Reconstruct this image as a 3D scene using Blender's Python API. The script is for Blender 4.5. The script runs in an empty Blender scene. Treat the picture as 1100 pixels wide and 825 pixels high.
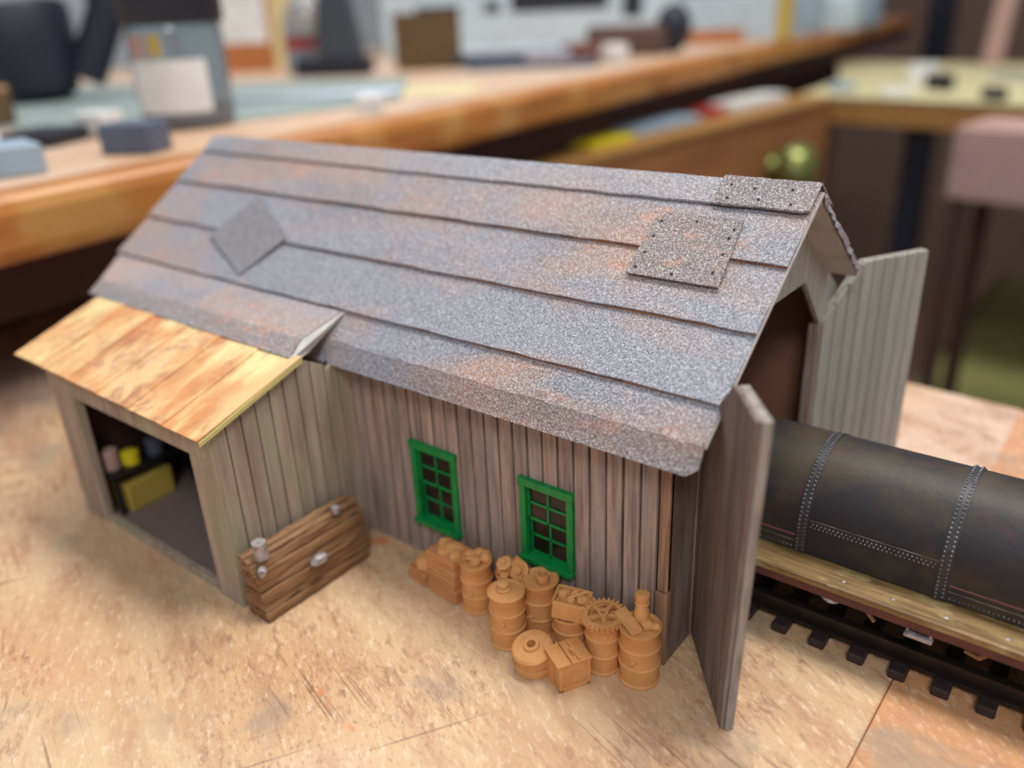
import bpy, math, random
from mathutils import Vector, Matrix, Euler
# one model unit "u" is 5.6 mm of the real bench; every length below is in u
S = 0.0056
scene = bpy.context.scene
PI = math.pi
# ------------------------------------------------------------------ camera
cd = bpy.data.cameras.new('camera'); cam = bpy.data.objects.new('camera', cd)
scene.collection.objects.link(cam); scene.camera = cam
cam.location = (8.3286*S, -16.5006*S, 17.0111*S)
cam.rotation_euler = (1.1489, 0.0420, 0.6634)
cd.sensor_width = 36; cd.lens = 29.11
cd.clip_start = 0.005; cd.clip_end = 30
cd.dof.use_dof = True; cd.dof.focus_distance = 22.6*S; cd.dof.aperture_fstop = 8.8
scene.view_settings.view_transform = 'Standard'; scene.view_settings.look = 'None'
scene.view_settings.exposure = 0.0; scene.view_settings.gamma = 1.0
scene.view_settings.use_curve_mapping = False
# ------------------------------------------------------------------ light
w = bpy.data.worlds.new('room_light'); scene.world = w; w.use_nodes = True
w.node_tree.nodes['Background'].inputs[0].default_value = (0.80, 0.86, 1.0, 1)
w.node_tree.nodes['Background'].inputs[1].default_value = 0.42
def area(name, loc, target, sx, sy, power, col):
    l = bpy.data.lights.new(name, 'AREA'); l.shape = 'RECTANGLE'; l.size = sx*S; l.size_y = sy*S
    l.energy = power; l.color = col
    o = bpy.data.objects.new(name, l); scene.collection.objects.link(o)
    o.location = Vector(loc)*S
    o.rotation_euler = (Vector(target)-Vector(loc)).to_track_quat('-Z', 'Y').to_euler()
area('ceiling_lamp', (-5, 48, 180), (-8, 0, 0), 110, 50, 8.2, (1.0, 0.96, 0.90))
area('bench_lamp', (42, -62, 88), (-6, 0, 3), 30, 24, 1.45, (1.0, 0.965, 0.92))
area('back_fill_light', (70, 60, 200), (20, 150, -60), 100, 60, 5.0, (1.0, 0.95, 0.88))  # unseen fill light added to brighten the zone behind on the right
area('window_light', (-130, 90, 150), (-40, 10, 0), 90, 70, 3.0, (0.85, 0.92, 1.0))

# ------------------------------------------------------------------ helpers
C = scene.collection
def lin(c):
    return tuple(((v/12.92) if v <= 0.04045 else ((v+0.055)/1.055)**2.4) for v in c)
def hx(r, g, b): return lin((r/255, g/255, b/255)) + (1,)

def M(name, base, layers=(), rough=0.6, metal=0.0, bump=None, island=None, spec=0.5, trans=0.0, emit=None, coat=0.0):
    m = bpy.data.materials.new(name); m.use_nodes = True; nt = m.node_tree
    b = nt.nodes['Principled BSDF']
    b.inputs['Roughness'].default_value = rough; b.inputs['Metallic'].default_value = metal
    b.inputs['Specular IOR Level'].default_value = spec
    b.inputs['Transmission Weight'].default_value = trans
    b.inputs['Coat Weight'].default_value = coat
    tc = nt.nodes.new('ShaderNodeTexCoord')
    def vec(scale, rot=0):
        mp = nt.nodes.new('ShaderNodeMapping'); mp.inputs['Scale'].default_value = tuple(s/S for s in scale)
        if rot:
            m0 = nt.nodes.new('ShaderNodeMapping'); m0.inputs['Rotation'].default_value = (0, 0, rot)
            nt.links.new(tc.outputs['Object'], m0.inputs['Vector']); nt.links.new(m0.outputs[0], mp.inputs['Vector'])
        else: nt.links.new(tc.outputs['Object'], mp.inputs['Vector'])
        return mp.outputs[0]
    def rng(sock, lo, hi, fac):
        r = nt.nodes.new('ShaderNodeMapRange'); r.inputs[1].default_value = lo; r.inputs[2].default_value = hi
        r.inputs[3].default_value = 0; r.inputs[4].default_value = fac
        nt.links.new(sock, r.inputs[0]); return r.outputs[0]
    col = nt.nodes.new('ShaderNodeRGB'); col.outputs[0].default_value = base; cur = col.outputs[0]
    def mix(f, c):
        nonlocal cur
        mx = nt.nodes.new('ShaderNodeMix'); mx.data_type = 'RGBA'
        nt.links.new(f, mx.inputs[0]); nt.links.new(cur, mx.inputs[6]); mx.inputs[7].default_value = c
        cur = mx.outputs[2]
    if island:
        g = nt.nodes.new('ShaderNodeNewGeometry'); mix(rng(g.outputs['Random Per Island'], 0, 1, island[1]), island[0])
    for L in layers:
        k = L.get('kind', 'noise')
        v = vec(L['scale'], L.get('rot', 0))
        if k == 'noise':
            n = nt.nodes.new('ShaderNodeTexNoise'); n.inputs['Scale'].default_value = 1
            n.inputs['Detail'].default_value = L.get('detail', 3); n.inputs['Roughness'].default_value = L.get('nr', 0.55)
            n.inputs['Distortion'].default_value = L.get('dist', 0)
            nt.links.new(v, n.inputs['Vector']); s = n.outputs[0]
        elif k == 'line':       # thin repeated lines along one axis
            x = nt.nodes.new('ShaderNodeSeparateXYZ'); nt.links.new(v, x.inputs[0])
            f = nt.nodes.new('ShaderNodeMath'); f.operation = 'FRACT'
            ad = nt.nodes.new('ShaderNodeMath'); ad.operation = 'ADD'; ad.inputs[1].default_value = L.get('off', 0)
            nt.links.new(x.outputs[L.get('axis', 0)], ad.inputs[0]); nt.links.new(ad.outputs[0], f.inputs[0]); s = f.outputs[0]
        elif k == 'coord':
            x = nt.nodes.new('ShaderNodeSeparateXYZ'); nt.links.new(v, x.inputs[0]); s = x.outputs[L.get('axis', 0)]
        f = rng(s, L['lo'], L['hi'], L.get('fac', 1))
        if 'mask' in L:
            q = L['mask']; n = nt.nodes.new('ShaderNodeTexNoise'); n.inputs['Scale'].default_value = 1; n.inputs['Detail'].default_value = 2
            nt.links.new(vec(q[0]), n.inputs['Vector']); g = rng(n.outputs[0], q[1], q[2], 1)
            mu = nt.nodes.new('ShaderNodeMath'); mu.operation = 'MULTIPLY'; nt.links.new(f, mu.inputs[0]); nt.links.new(g, mu.inputs[1]); f = mu.outputs[0]
        mix(f, L['color'])
    nt.links.new(cur, b.inputs['Base Color'])
    if emit:
        b.inputs['Emission Strength'].default_value = emit; nt.links.new(cur, b.inputs['Emission Color'])
    if bump:
        n = nt.nodes.new('ShaderNodeTexNoise'); n.inputs['Scale'].default_value = 1; n.inputs['Detail'].default_value = 4
        nt.links.new(vec(bump[0]), n.inputs['Vector'])
        bp = nt.nodes.new('ShaderNodeBump'); bp.inputs['Strength'].default_value = bump[1]; bp.inputs['Distance'].default_value = bump[2]*S
        nt.links.new(n.outputs[0], bp.inputs['Height']); nt.links.new(bp.outputs[0], b.inputs['Normal'])
    return m

class MB:
    def __init__(s): s.v = []; s.f = []; s.sm = []
    def add(s, vs, fs, smooth=False):
        o = len(s.v); s.v += [tuple(p) for p in vs]
        s.f += [tuple(i+o for i in f) for f in fs]; s.sm += [smooth]*len(fs)
    def hexa(s, p):      # 8 points: bottom ring 0-3, top ring 4-7
        s.add(p, [(3,2,1,0),(4,5,6,7),(0,1,5,4),(1,2,6,5),(2,3,7,6),(3,0,4,7)]); return s
    def box(s, x0, x1, y0, y1, z0, z1, M4=None):
        p = [(x0,y0,z0),(x1,y0,z0),(x1,y1,z0),(x0,y1,z0),(x0,y0,z1),(x1,y0,z1),(x1,y1,z1),(x0,y1,z1)]
        if M4: p = [M4@Vector(q) for q in p]
        return s.hexa(p)
    def plate(s, pts, n, t):      # flat polygon pts, extruded by -n*t
        n = Vector(n); k = len(pts); a = [Vector(p) for p in pts]; b = [p-n*t for p in a]
        s.add(a+b, [tuple(range(k)), tuple(range(2*k-1, k-1, -1))]+[(i, i+k, (i+1)%k+k, (i+1)%k) for i in range(k)]); return s
    def lathe(s, prof, seg=32, c=(0,0,0), M4=None, smooth=True, cap=True):
        vs = []; n = len(prof)
        for i in range(seg):
            a = 2*PI*i/seg
            for r, z in prof: vs.append(Vector((c[0]+r*math.cos(a), c[1]+r*math.sin(a), c[2]+z)))
        if M4: vs = [M4@v for v in vs]
        fs = []
        for i in range(seg):
            j = (i+1) % seg
            for k in range(n-1): fs.append((i*n+k, j*n+k, j*n+k+1, i*n+k+1))
        s.add(vs, fs, smooth)
        if cap:
            if prof[0][0] > 1e-6: s.add([vs[i*n] for i in range(seg)], [tuple(range(seg-1, -1, -1))])
            if prof[-1][0] > 1e-6: s.add([vs[i*n+n-1] for i in range(seg)], [tuple(range(seg))])
        return s
    def cyl(s, a, b, r, r2=None, seg=16, smooth=True):
        a = Vector(a); b = Vector(b); d = b-a; q = d.to_track_quat('Z', 'Y').to_matrix().to_4x4()
        return s.lathe([(r, 0), (r if r2 is None else r2, d.length)], seg, M4=Matrix.Translation(a)@q, smooth=smooth)
    def tube(s, pts, r, seg=10):
        for i in range(len(pts)-1): s.cyl(pts[i], pts[i+1], r, seg=seg)
        for p in pts[1:-1]: s.ball(p, r, 8)
        return s
    def ball(s, c, r, seg=10, sz=1.0):
        n = seg//2+1
        prof = [(r*math.sin(PI*i/(n)), -r*sz*math.cos(PI*i/n)) for i in range(n+1)]
        prof[0] = (0.0001, prof[0][1]); prof[-1] = (0.0001, prof[-1][1])
        return s.lathe(prof, seg, c=c, cap=False)
    def lump(s, c, r, seed, seg=12, sq=(1,1,1)):
        rn = random.Random(seed); o = len(s.v); s.ball((0,0,0), r, seg)
        ph = [rn.uniform(0, 6) for _ in range(4)]
        s.sm[-(seg*(seg//2+1)):] = [False]*(seg*(seg//2+1))
        for i in range(o, len(s.v)):
            x, y, z = s.v[i]
            k = 1+.16*math.sin(x/r*2.6+ph[0])*math.cos(y/r*3.1+ph[1])+.12*math.sin(z/r*3.5+ph[2]+x/r*2)
            s.v[i] = (c[0]+x*k*sq[0], c[1]+y*k*sq[1], c[2]+z*k*sq[2])
        return s
    def build(s, name, mat, parent=None, bevel=0, kind=None):
        me = bpy.data.meshes.new(name)
        me.from_pydata([(x*S, y*S, z*S) for x, y, z in s.v], [], s.f)
        me.polygons.foreach_set('use_smooth', s.sm); me.update()
        if any(s.sm): me.set_sharp_from_angle(angle=math.radians(38))
        me.materials.append(mat)
        o = bpy.data.objects.new(name, me); C.objects.link(o)
        if parent: o.parent = parent
        if bevel:
            b = o.modifiers.new('bevel', 'BEVEL'); b.width = bevel*S; b.segments = 2; b.limit_method = 'ANGLE'; b.angle_limit = math.radians(50)
        if kind: o['kind'] = kind
        return o
def thing(name, label, cat, loc=(0,0,0), rz=0, group=None, rot=None):
    o = bpy.data.objects.new(name, None); C.objects.link(o); o.empty_display_size = 0.005
    o.location = Vector(loc)*S; o.rotation_euler = rot or (0, 0, rz)
    o['label'] = label; o['category'] = cat
    if group: o['group'] = group
    return o
def tag(o, label, cat, group=None):
    o['label'] = label; o['category'] = cat
    if group: o['group'] = group
    return o
def put(o, loc, rz=0, rot=None):
    o.location = Vector(loc)*S; o.rotation_euler = rot or (0, 0, rz); return o

# ------------------------------------------------------------------ materials
WOODG = [dict(scale=(5,5,.35), detail=6, lo=.35, hi=.68, color=hx(92,78,72), fac=.75),
         dict(scale=(1.2,1.2,.25), detail=3, lo=.45, hi=.7, color=hx(150,142,138), fac=.55),
         dict(scale=(14,14,1.2), detail=4, lo=.58, hi=.72, color=hx(60,48,44), fac=.6)]
m_wall = M('weathered_boards', hx(186,162,148), WOODG, rough=.75, bump=((10,10,1), .5, .03), island=(hx(150,130,118), .45))
m_wing = M('weathered_grey_green_boards', hx(178,160,142),
           [dict(scale=(3,3,.3), detail=5, lo=.35, hi=.7, color=hx(130,108,94), fac=.8),
            dict(scale=(.5,.5,.18), detail=2, lo=.45, hi=.65, color=hx(156,158,128), fac=.45),
            dict(scale=(12,12,.9), detail=4, lo=.6, hi=.75, color=hx(90,78,70), fac=.5)], rough=.75, bump=((9,9,1), .4, .03), island=(hx(140,130,118), .5))
m_gable = M('pale_grey_boards', hx(168,170,162),
            [dict(scale=(6,6,.4), detail=5, lo=.35, hi=.7, color=hx(132,132,124), fac=.6),
             dict(scale=(14,14,1), detail=3, lo=.6, hi=.75, color=hx(100,98,92), fac=.5)], rough=.7, bump=((10,10,1), .4, .03), island=(hx(140,142,134), .5))
m_door = M('brown_grey_boards', hx(140,118,104), WOODG, rough=.7, bump=((10,10,1), .5, .03), island=(hx(110,92,82), .5))
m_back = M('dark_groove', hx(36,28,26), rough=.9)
m_core = M('door_edge_wood', hx(158,152,144), [dict(scale=(5,5,.5), detail=5, lo=.4, hi=.65, color=hx(112,102,94), fac=.8)], rough=.7)
m_groove = M('grey_groove', hx(92,86,80), rough=.9)
m_inner = M('brown_card_inside', hx(150,104,84), [dict(scale=(.6,.6,.6), detail=2, lo=.4, hi=.7, color=hx(116,76,62), fac=.7)], rough=.9)
m_post = M('tan_corner_post', hx(165,128,100), [dict(scale=(8,8,.5), detail=5, lo=.4, hi=.65, color=hx(104,82,70), fac=.8)], rough=.7)
m_green = M('green_paint', hx(8,132,62), [dict(scale=(3,3,3), detail=3, lo=.5, hi=.7, color=hx(4,98,46), fac=.6)], rough=.42)
m_pane = M('dark_pane', hx(22,16,18), [dict(scale=(1,1,1.4), detail=3, lo=.5, hi=.65, color=hx(66,46,44), fac=.5)], rough=.3)
def roofmat(name, base, rust, rl=.5, rh=.68, rf=.75):
    return M(name, base, [
        dict(scale=(.10,.30,.30), detail=2, lo=.50, hi=.66, color=hx(92,94,102), fac=.65),
        dict(scale=(.13,.30,.30), detail=3, dist=.4, lo=rl, hi=rh, color=rust, fac=rf),
        dict(scale=(.9,1.6,1.6), detail=5, lo=.54, hi=.72, color=hx(196,124,74), fac=.7, mask=((.12,.3,.3), .46, .62)),
        dict(scale=(20,20,20), detail=2, nr=.75, lo=.50, hi=.62, color=hx(222,222,228), fac=.7),
        dict(scale=(22,22,24), detail=2, nr=.75, lo=.49, hi=.38, color=hx(48,46,54), fac=.8),
        dict(scale=(26,24,26), detail=1, nr=.7, lo=.55, hi=.68, color=hx(206,200,204), fac=.5),
    ], rough=.6, bump=((18,18,18), .5, .035))
m_roof = roofmat('speckled_grey_roofing', hx(128,131,142), hx(176,130,96), rl=.47, rh=.66, rf=.8)
m_cap = roofmat('ridge_roofing', hx(142,144,152), hx(172,136,116), rl=.45)
m_patch = roofmat('patch_roofing', hx(96,92,92), hx(136,112,98), rl=.40, rh=.6, rf=.6)
m_patch2 = roofmat('dark_patch_roofing', hx(100,100,104), hx(124,116,106), rl=.5)
m_card = M('grey_white_card', hx(186,184,180), [dict(scale=(1,1,1), detail=4, lo=.45, hi=.7, color=hx(150,140,132), fac=.5)], rough=.8)
m_nail = M('black_nail', hx(22,18,20), rough=.5)
m_rustedge = M('rusty_card_edge', hx(150,100,66), [dict(scale=(2,2,2), detail=3, lo=.45, hi=.65, color=hx(84,62,54), fac=.8)], rough=.9)
m_orange = M('rusty_yellow_sheet', hx(226,186,132),
             [dict(scale=(.55,.28,.28), detail=4, lo=.44, hi=.60, color=hx(206,138,84), fac=.9),
              dict(scale=(.8,.3,.3), detail=3, lo=.52, hi=.64, color=hx(236,218,156), fac=.8),
              dict(scale=(.9,.6,.6), detail=6, nr=.7, dist=.5, lo=.50, hi=.62, color=hx(158,98,78), fac=.75, mask=((.12,.2,.2), .44, .56)),
              dict(scale=(5,5,5), detail=4, nr=.7, lo=.56, hi=.66, color=hx(110,72,72), fac=.6, mask=((.2,.3,.3), .48, .58)),
              dict(scale=(6,6,6), detail=3, lo=.60, hi=.68, color=hx(222,206,204), fac=.6, mask=((.25,.3,.3), .5, .6))], rough=.5, bump=((4,4,4), .3, .03))
m_resin = M('tan_resin', hx(216,160,102), [dict(scale=(2.2,2.2,2.2), detail=4, lo=.35, hi=.7, color=hx(196,134,78), fac=.75),
            dict(scale=(9,9,9), detail=3, lo=.6, hi=.75, color=hx(224,170,120), fac=.5)], rough=.62, bump=((8,8,8), .4, .03), spec=.3)
m_resinw = M('brown_resin_boards', hx(206,146,94), [dict(scale=(1,1,9), detail=5, lo=.4, hi=.65, color=hx(160,100,62), fac=.7)], rough=.7, bump=((1.5,1.5,14), .8, .05))
m_timber = M('old_brown_timber', hx(160,124,88), [dict(scale=(6,.5,6), detail=6, lo=.38, hi=.62, color=hx(112,76,50), fac=.9),
             dict(scale=(3,1.2,3), detail=3, lo=.55, hi=.7, color=hx(176,128,84), fac=.7)], rough=.8, bump=((10,.8,10), 1.0, .08))
m_timberd = M('dark_timber', hx(146,106,70), [dict(scale=(6,.5,6), detail=6, lo=.38, hi=.62, color=hx(92,62,42), fac=.9)], rough=.85, bump=((8,.8,8), .9, .06))
m_silver = M('dull_silver', hx(176,170,172), [dict(scale=(6,6,6), detail=3, lo=.45, hi=.65, color=hx(118,100,94), fac=.7)], rough=.5, metal=.4, bump=((8,8,8), .6, .05))
m_tank = M('black_tank_steel', hx(46,44,48), [
            dict(scale=(.3,.35,.45), detail=4, lo=.44, hi=.66, color=hx(84,74,50), fac=.8),
            dict(scale=(1.2,2,.6), detail=5, lo=.56, hi=.76, color=hx(92,54,56), fac=.45),
            dict(scale=(7,7,7), detail=4, lo=.66, hi=.8, color=hx(90,88,90), fac=.3)], rough=.52, bump=((6,6,6), .25, .03), spec=.35)
m_rivet = M('worn_rivets', hx(96,94,98), [dict(scale=(2,2,2), detail=2, lo=.4, hi=.6, color=hx(150,148,152), fac=.6)], rough=.35, metal=.3)
m_board = M('yellow_brown_running_board', hx(140,114,72), [dict(scale=(.6,6,6), detail=6, lo=.38, hi=.66, color=hx(92,68,36), fac=.85),
            dict(scale=(1.2,3,3), detail=3, lo=.55, hi=.7, color=hx(176,164,116), fac=.6)], rough=.5, bump=((1,8,8), .5, .03))
m_frame = M('rust_red_frame', hx(96,52,44), [dict(scale=(1,2,2), detail=3, lo=.4, hi=.7, color=hx(60,36,34), fac=.7)], rough=.6)
m_black = M('black_plastic', hx(22,20,22), rough=.5)
m_tie = M('dark_brown_sleeper', hx(52,38,38), [dict(scale=(3,3,3), detail=3, lo=.4, hi=.7, color=hx(36,26,28), fac=.8)], rough=.55)
m_rail = M('dark_rail', hx(50,44,42), rough=.4, metal=.6)
m_bench = M('worn_pale_bench_wood', hx(208,176,138), [
            dict(scale=(.045,.08,.1), detail=3, lo=.47, hi=.62, color=hx(200,144,98), fac=.75),
            dict(scale=(.07,.05,.1), detail=3, lo=.50, hi=.60, color=hx(214,186,168), fac=.85),
            dict(kind='coord', axis=0, scale=(1,1,1), lo=5.2, hi=5.24, color=hx(204,134,76), fac=.65),
            dict(scale=(.22,.7,.3), rot=.45, detail=6, nr=.65, lo=.46, hi=.64, color=hx(182,136,104), fac=.65),
            dict(scale=(1.3,4.0,1), rot=.45, detail=6, nr=.75, dist=.5, lo=.50, hi=.64, color=hx(136,88,66), fac=.70, mask=((.15,.25,.2), .36, .58)),
            dict(scale=(4,9,1), rot=.45, detail=5, nr=.7, lo=.54, hi=.66, color=hx(128,84,68), fac=.6, mask=((.2,.2,.2), .42, .56)),
            dict(scale=(2.0,5,1), rot=.6, detail=6, nr=.75, lo=.53, hi=.67, color=hx(236,214,186), fac=.65),
            dict(scale=(.30,.38,.2), detail=4, lo=.56, hi=.68, color=hx(150,136,120), fac=.6),
            dict(scale=(.12,9,1), rot=.28, detail=1, lo=.64, hi=.68, color=hx(120,82,62), fac=.6, mask=((.10,.13,.1), .5, .54)),
            dict(scale=(5,.07,1), rot=.55, detail=1, lo=.68, hi=.71, color=hx(116,80,62), fac=.6, mask=((.09,.09,.1), .50, .56)),
            dict(scale=(.5,.5,.5), detail=2, lo=.73, hi=.76, color=hx(206,120,60), fac=.7),
            ], rough=.46, bump=((2,4,2), .3, .04), spec=.5)
m_line = M('bench_joint_line', hx(122,82,58), rough=.9)
m_edgewood = M('honey_bench_wood', hx(188,122,56), [dict(scale=(.5,.06,.5), detail=4, lo=.4, hi=.65, color=hx(150,88,42), fac=.8),
            dict(scale=(.2,.2,.2), detail=3, lo=.5, hi=.65, color=hx(204,156,92), fac=.6)], rough=.4)
m_benchtop = M('worn_bench_top', hx(212,174,140), [dict(scale=(.1,.06,.1), detail=4, lo=.42, hi=.62, color=hx(214,190,170), fac=.8),
            dict(scale=(.4,.2,.4), detail=4, lo=.5, hi=.7, color=hx(176,130,92), fac=.5)], rough=.45)
def flat(name, c, rough=.6, **k): return M(name, c, [dict(scale=(.35,.35,.35), detail=3, lo=.4, hi=.7, color=tuple(v*.72 for v in c[:3])+(1,), fac=.55)], rough=rough, **k)
m_dark = flat('dark_brown_void', hx(74,46,42), .9)
m_mat = flat('grey_green_mat', hx(146,160,156), .6)
m_navy = flat('navy_black', hx(28,32,46), .5)
m_slate = flat('slate_blue_grey', hx(92,102,122), .6)
m_lblue = flat('light_grey_blue', hx(150,170,186), .6)
m_white = flat('off_white', hx(226,228,226), .6)
m_pwhite = flat('cool_white', hx(196,212,222), .6)
m_brownbox = flat('brown_box', hx(118,72,58), .7)
m_orbox = flat('orange_brown_box', hx(182,112,58), .7)
m_khaki = flat('dark_khaki', hx(98,76,48), .8)
m_yel = flat('dull_yellow', hx(186,160,72), .6)
m_edge2 = flat('brown_yellow_edge', hx(168,122,66), .5)
m_brightyel = flat('bright_yellow', hx(222,206,30), .6)
m_cream = flat('cream_top', hx(222,210,160), .6)
m_brass = M('brass', hx(136,142,82), rough=.28, metal=.7)
m_drawer = M('red_brown_drawer_wood', hx(158,104,58), [dict(scale=(.06,.06,.4), detail=3, lo=.4, hi=.65, color=hx(132,80,48), fac=.8)], rough=.6)
m_floor = flat('dark_floor', hx(150,112,92), .7)
m_olive = flat('olive_cloth', hx(150,150,88), .9)
m_pinkgrey = flat('dusty_pink', hx(186,152,142), .7)
m_tan = flat('tan_stick', hx(170,124,86), .7)
m_glass = M('jar_glass', hx(176,186,196), rough=.12, trans=.75, spec=.5)
m_steel = M('bright_steel', hx(226,232,240), rough=.22, metal=.9)
m_red = flat('dull_red', hx(176,60,56), .6)
m_wallp = flat('blue_grey_wall', hx(150,160,170), .8)
m_wallb = flat('brown_wall', hx(150,118,102), .8)

# ------------------------------------------------------------------ setting
def struct(o): o['kind'] = 'structure'; return o
FZ = -125
b = MB(); b.box(-150, 260, -160, 420, FZ-3, FZ); struct(b.build('floor', m_floor))
b = MB(); b.box(-153, -150, -160, 420, FZ, 230); struct(b.build('wall_left', m_wallp))
b = MB(); b.box(-150, 260, 420, 423, FZ, 230); struct(b.build('wall_back', m_wallb))

# ------------------------------------------------------------------ work table under the models
t = thing('work_table', 'pale scratched wooden work table that the grey model shed stands on', 'table', (0, 0, -3))
def tt(x, y, z): return (x, y, z+3)
far = [(-46.5,-60), (-48.2,1.9), (-50.6,10), (-52,23.8), (0.4,23.5), (5.3,23.1), (46,20), (46,-60)]
b = MB(); b.plate([(x, y, 3) for x, y in reversed(far)][::-1] if False else [(x, y, 3) for x, y in reversed(far)], (0,0,1), 3)
b.build('table_top', m_bench, t, bevel=.15)
for x, y in ((-42,-54), (42,-54), (-42,16), (40,14)):
    b = MB(); b.box(x-2, x+2, y-2, y+2, FZ+3, 0); b.build('leg', m_dark, t)
# dark joints between the planks of the table
for x0, y0, x1, y1 in ((5.36,6.6,5.05,-14), (-26.5,-5.9,-34,-30)):
    b = MB(); dx, dy = x1-x0, y1-y0; L = math.hypot(dx, dy); nx, ny = -dy/L*.022, dx/L*.022
    b.add([(x0-nx,y0-ny,3.004),(x1-nx,y1-ny,3.004),(x1+nx,y1+ny,3.004),(x0+nx,y0+ny,3.004)], [(0,1,2,3)])
    b.build('plank_joint', m_line, t)

# ------------------------------------------------------------------ raised bench behind on the left
BZ = 10.5
t = thing('work_bench', 'raised honey coloured workbench with thick rounded edge running along the left', 'workbench', (-40, 30, FZ))
off = Vector((-40, 30, FZ))
e0, e1 = Vector((-26.6,-42)), Vector((-68.8,293))
e0 = Vector((-31.7,-1.9)) + (Vector((-31.7,-1.9))-e1).normalized()*40
dr = (e1-e0).normalized(); nr = Vector((dr.y, -dr.x))
def bx(P, z): return (P.x-off.x, P.y-off.y, z-off.z)
# front edge rail with a rounded nose
prof = [(0.0, BZ-2.75), (.12, BZ-2.9), (0, 0)]
nose = [(-3,BZ-2.9), (-.35,BZ-2.9), (-.08,BZ-2.65), (0,BZ-2.2), (0,BZ-.7), (-.15,BZ-.2), (-.6,BZ), (-3,BZ)]
b = MB(); vs = [bx(e0+nr*u, z) for u, z in nose]+[bx(e1+nr*u, z) for u, z in nose]; k = len(nose)
b.add(vs, [tuple(range(k-1,-1,-1)), tuple(range(k, 2*k))]+[(i, (i+1)%k, (i+1)%k+k, i+k) for i in range(k)])
b.build('edge_rail', m_edgewood, t)
b = MB(); a0, a1 = e0-nr*3, e1-nr*3
b.plate([bx(a0, BZ), bx(a1, BZ), bx(Vector((-149.5, e1.y)), BZ), bx(Vector((-149.5, e0.y)), BZ)], (0,0,1), 2.9)
b.build('bench_top', m_benchtop, t)
b = MB()
c0, c1 = e0-nr*4.5, e1-nr*2
b.plate([bx(c0, BZ-2.9), bx(c1, BZ-2.9), bx(c1-nr*1.5, BZ-2.9), bx(c0-nr*1.5, BZ-2.9)], (0,0,1), 3.6)
b.build('under_edge_shade', m_dark, t)  # dark strip standing in for the shade below the bench edge
b = MB()
b.box(-56.5-off.x, -54-off.x, -60-off.y, 18-off.y, 0, BZ-2.9-off.z)
b.box(-76-off.x, -74-off.x, 18-off.y, 240-off.y, 0, BZ-2.9-off.z)
b.build('back_panel', m_dark, t)

# ------------------------------------------------------------------ drawer unit and side table on the right, behind
t = thing('drawer_unit', 'red brown wooden drawer front with a round brass knob under the bench', 'drawer', (-38, 90, FZ))
o = Vector((-38, 90, FZ))
f0, f1 = Vector((-40.2, 34)), Vector((-35.6, 118)); d = (f1-f0).normalized(); n = Vector((d.y, -d.x))
def dz(P, z): return (P.x-o.x, P.y-o.y, z-o.z)
b = MB(); b.hexa([dz(f0,-16), dz(f1,-16), dz(f1-n*2,-16), dz(f0-n*2,-16), dz(f0,2.4), dz(f1,2.4), dz(f1-n*2,2.4), dz(f0-n*2,2.4)])
b.build('front_board', m_drawer, t, bevel=.2)
b = MB(); b.hexa([dz(f0+n*.3,2.4), dz(f1+n*.3,2.4), dz(f1-n*34,2.4), dz(f0-n*34,2.4), dz(f0+n*.3,3.4), dz(f1+n*.3,3.4), dz(f1-n*34,3.4), dz(f0-n*34,3.4)])
b.build('tray_top', m_edge2, t, bevel=.2)
b = MB(); b.hexa([dz(f0-n*4,-60), dz(f1-n*4,-60), dz(f1-n*30,-60), dz(f0-n*30,-60), dz(f0-n*4,2.4), dz(f1-n*4,2.4), dz(f1-n*30,2.4), dz(f0-n*30,2.4)])
b.build('carcass', m_dark, t)
b = MB(); b.box(0, 1, 0, 1, 0, 1)
kp = f0+d*((99-34))  # knob position along the front
K = Matrix.Translation(Vector(dz(kp, -4.3)))@Vector((n.x, n.y, 0)).to_track_quat('Z', 'Y').to_matrix().to_4x4()
b = MB(); b.lathe([(2.2,0),(1.6,.3),(1.4,.8),(2.6,1.5),(3.4,2.7),(3.6,4.0),(3.1,5.3),(1.8,6.1),(.01,6.4)], 28, M4=K)
b.build('knob', m_brass, t)
b = MB(); b.box(-13, -1, -30, -28, -60-FZ+0, 0-FZ) if False else None
def item(name, label, cat, mat, loc, sx, sy, sz, rz=0, group=None, bevel=.15, rot=None):
    b = MB(); b.box(-sx/2, sx/2, -sy/2, sy/2, 0, sz)
    o = b.build(name, mat, bevel=bevel); put(o, loc, rz, rot); return tag(o, label, cat, group)
item('yellow_packet', 'bright yellow packet on the tray under the raised bench', 'packet', m_brightyel, (-42.0,63,3.4), 3.5, 8, .7, -.05)
item('blue_paper_pad', 'pale blue pad lying on the tray under the raised bench', 'paper', m_lblue, (-42.6,76,3.4), 4, 15, .9, -.05)
item('red_packet', 'small dull red packet between pale papers on the tray', 'packet', m_red, (-42,89,3.4), 3, 4, 1.2, -.05)
item('white_paper_pile', 'pale lilac white paper pile at far end of the tray', 'paper', m_white, (-42,102,3.4), 4, 16, 1.2, -.05)

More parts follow.
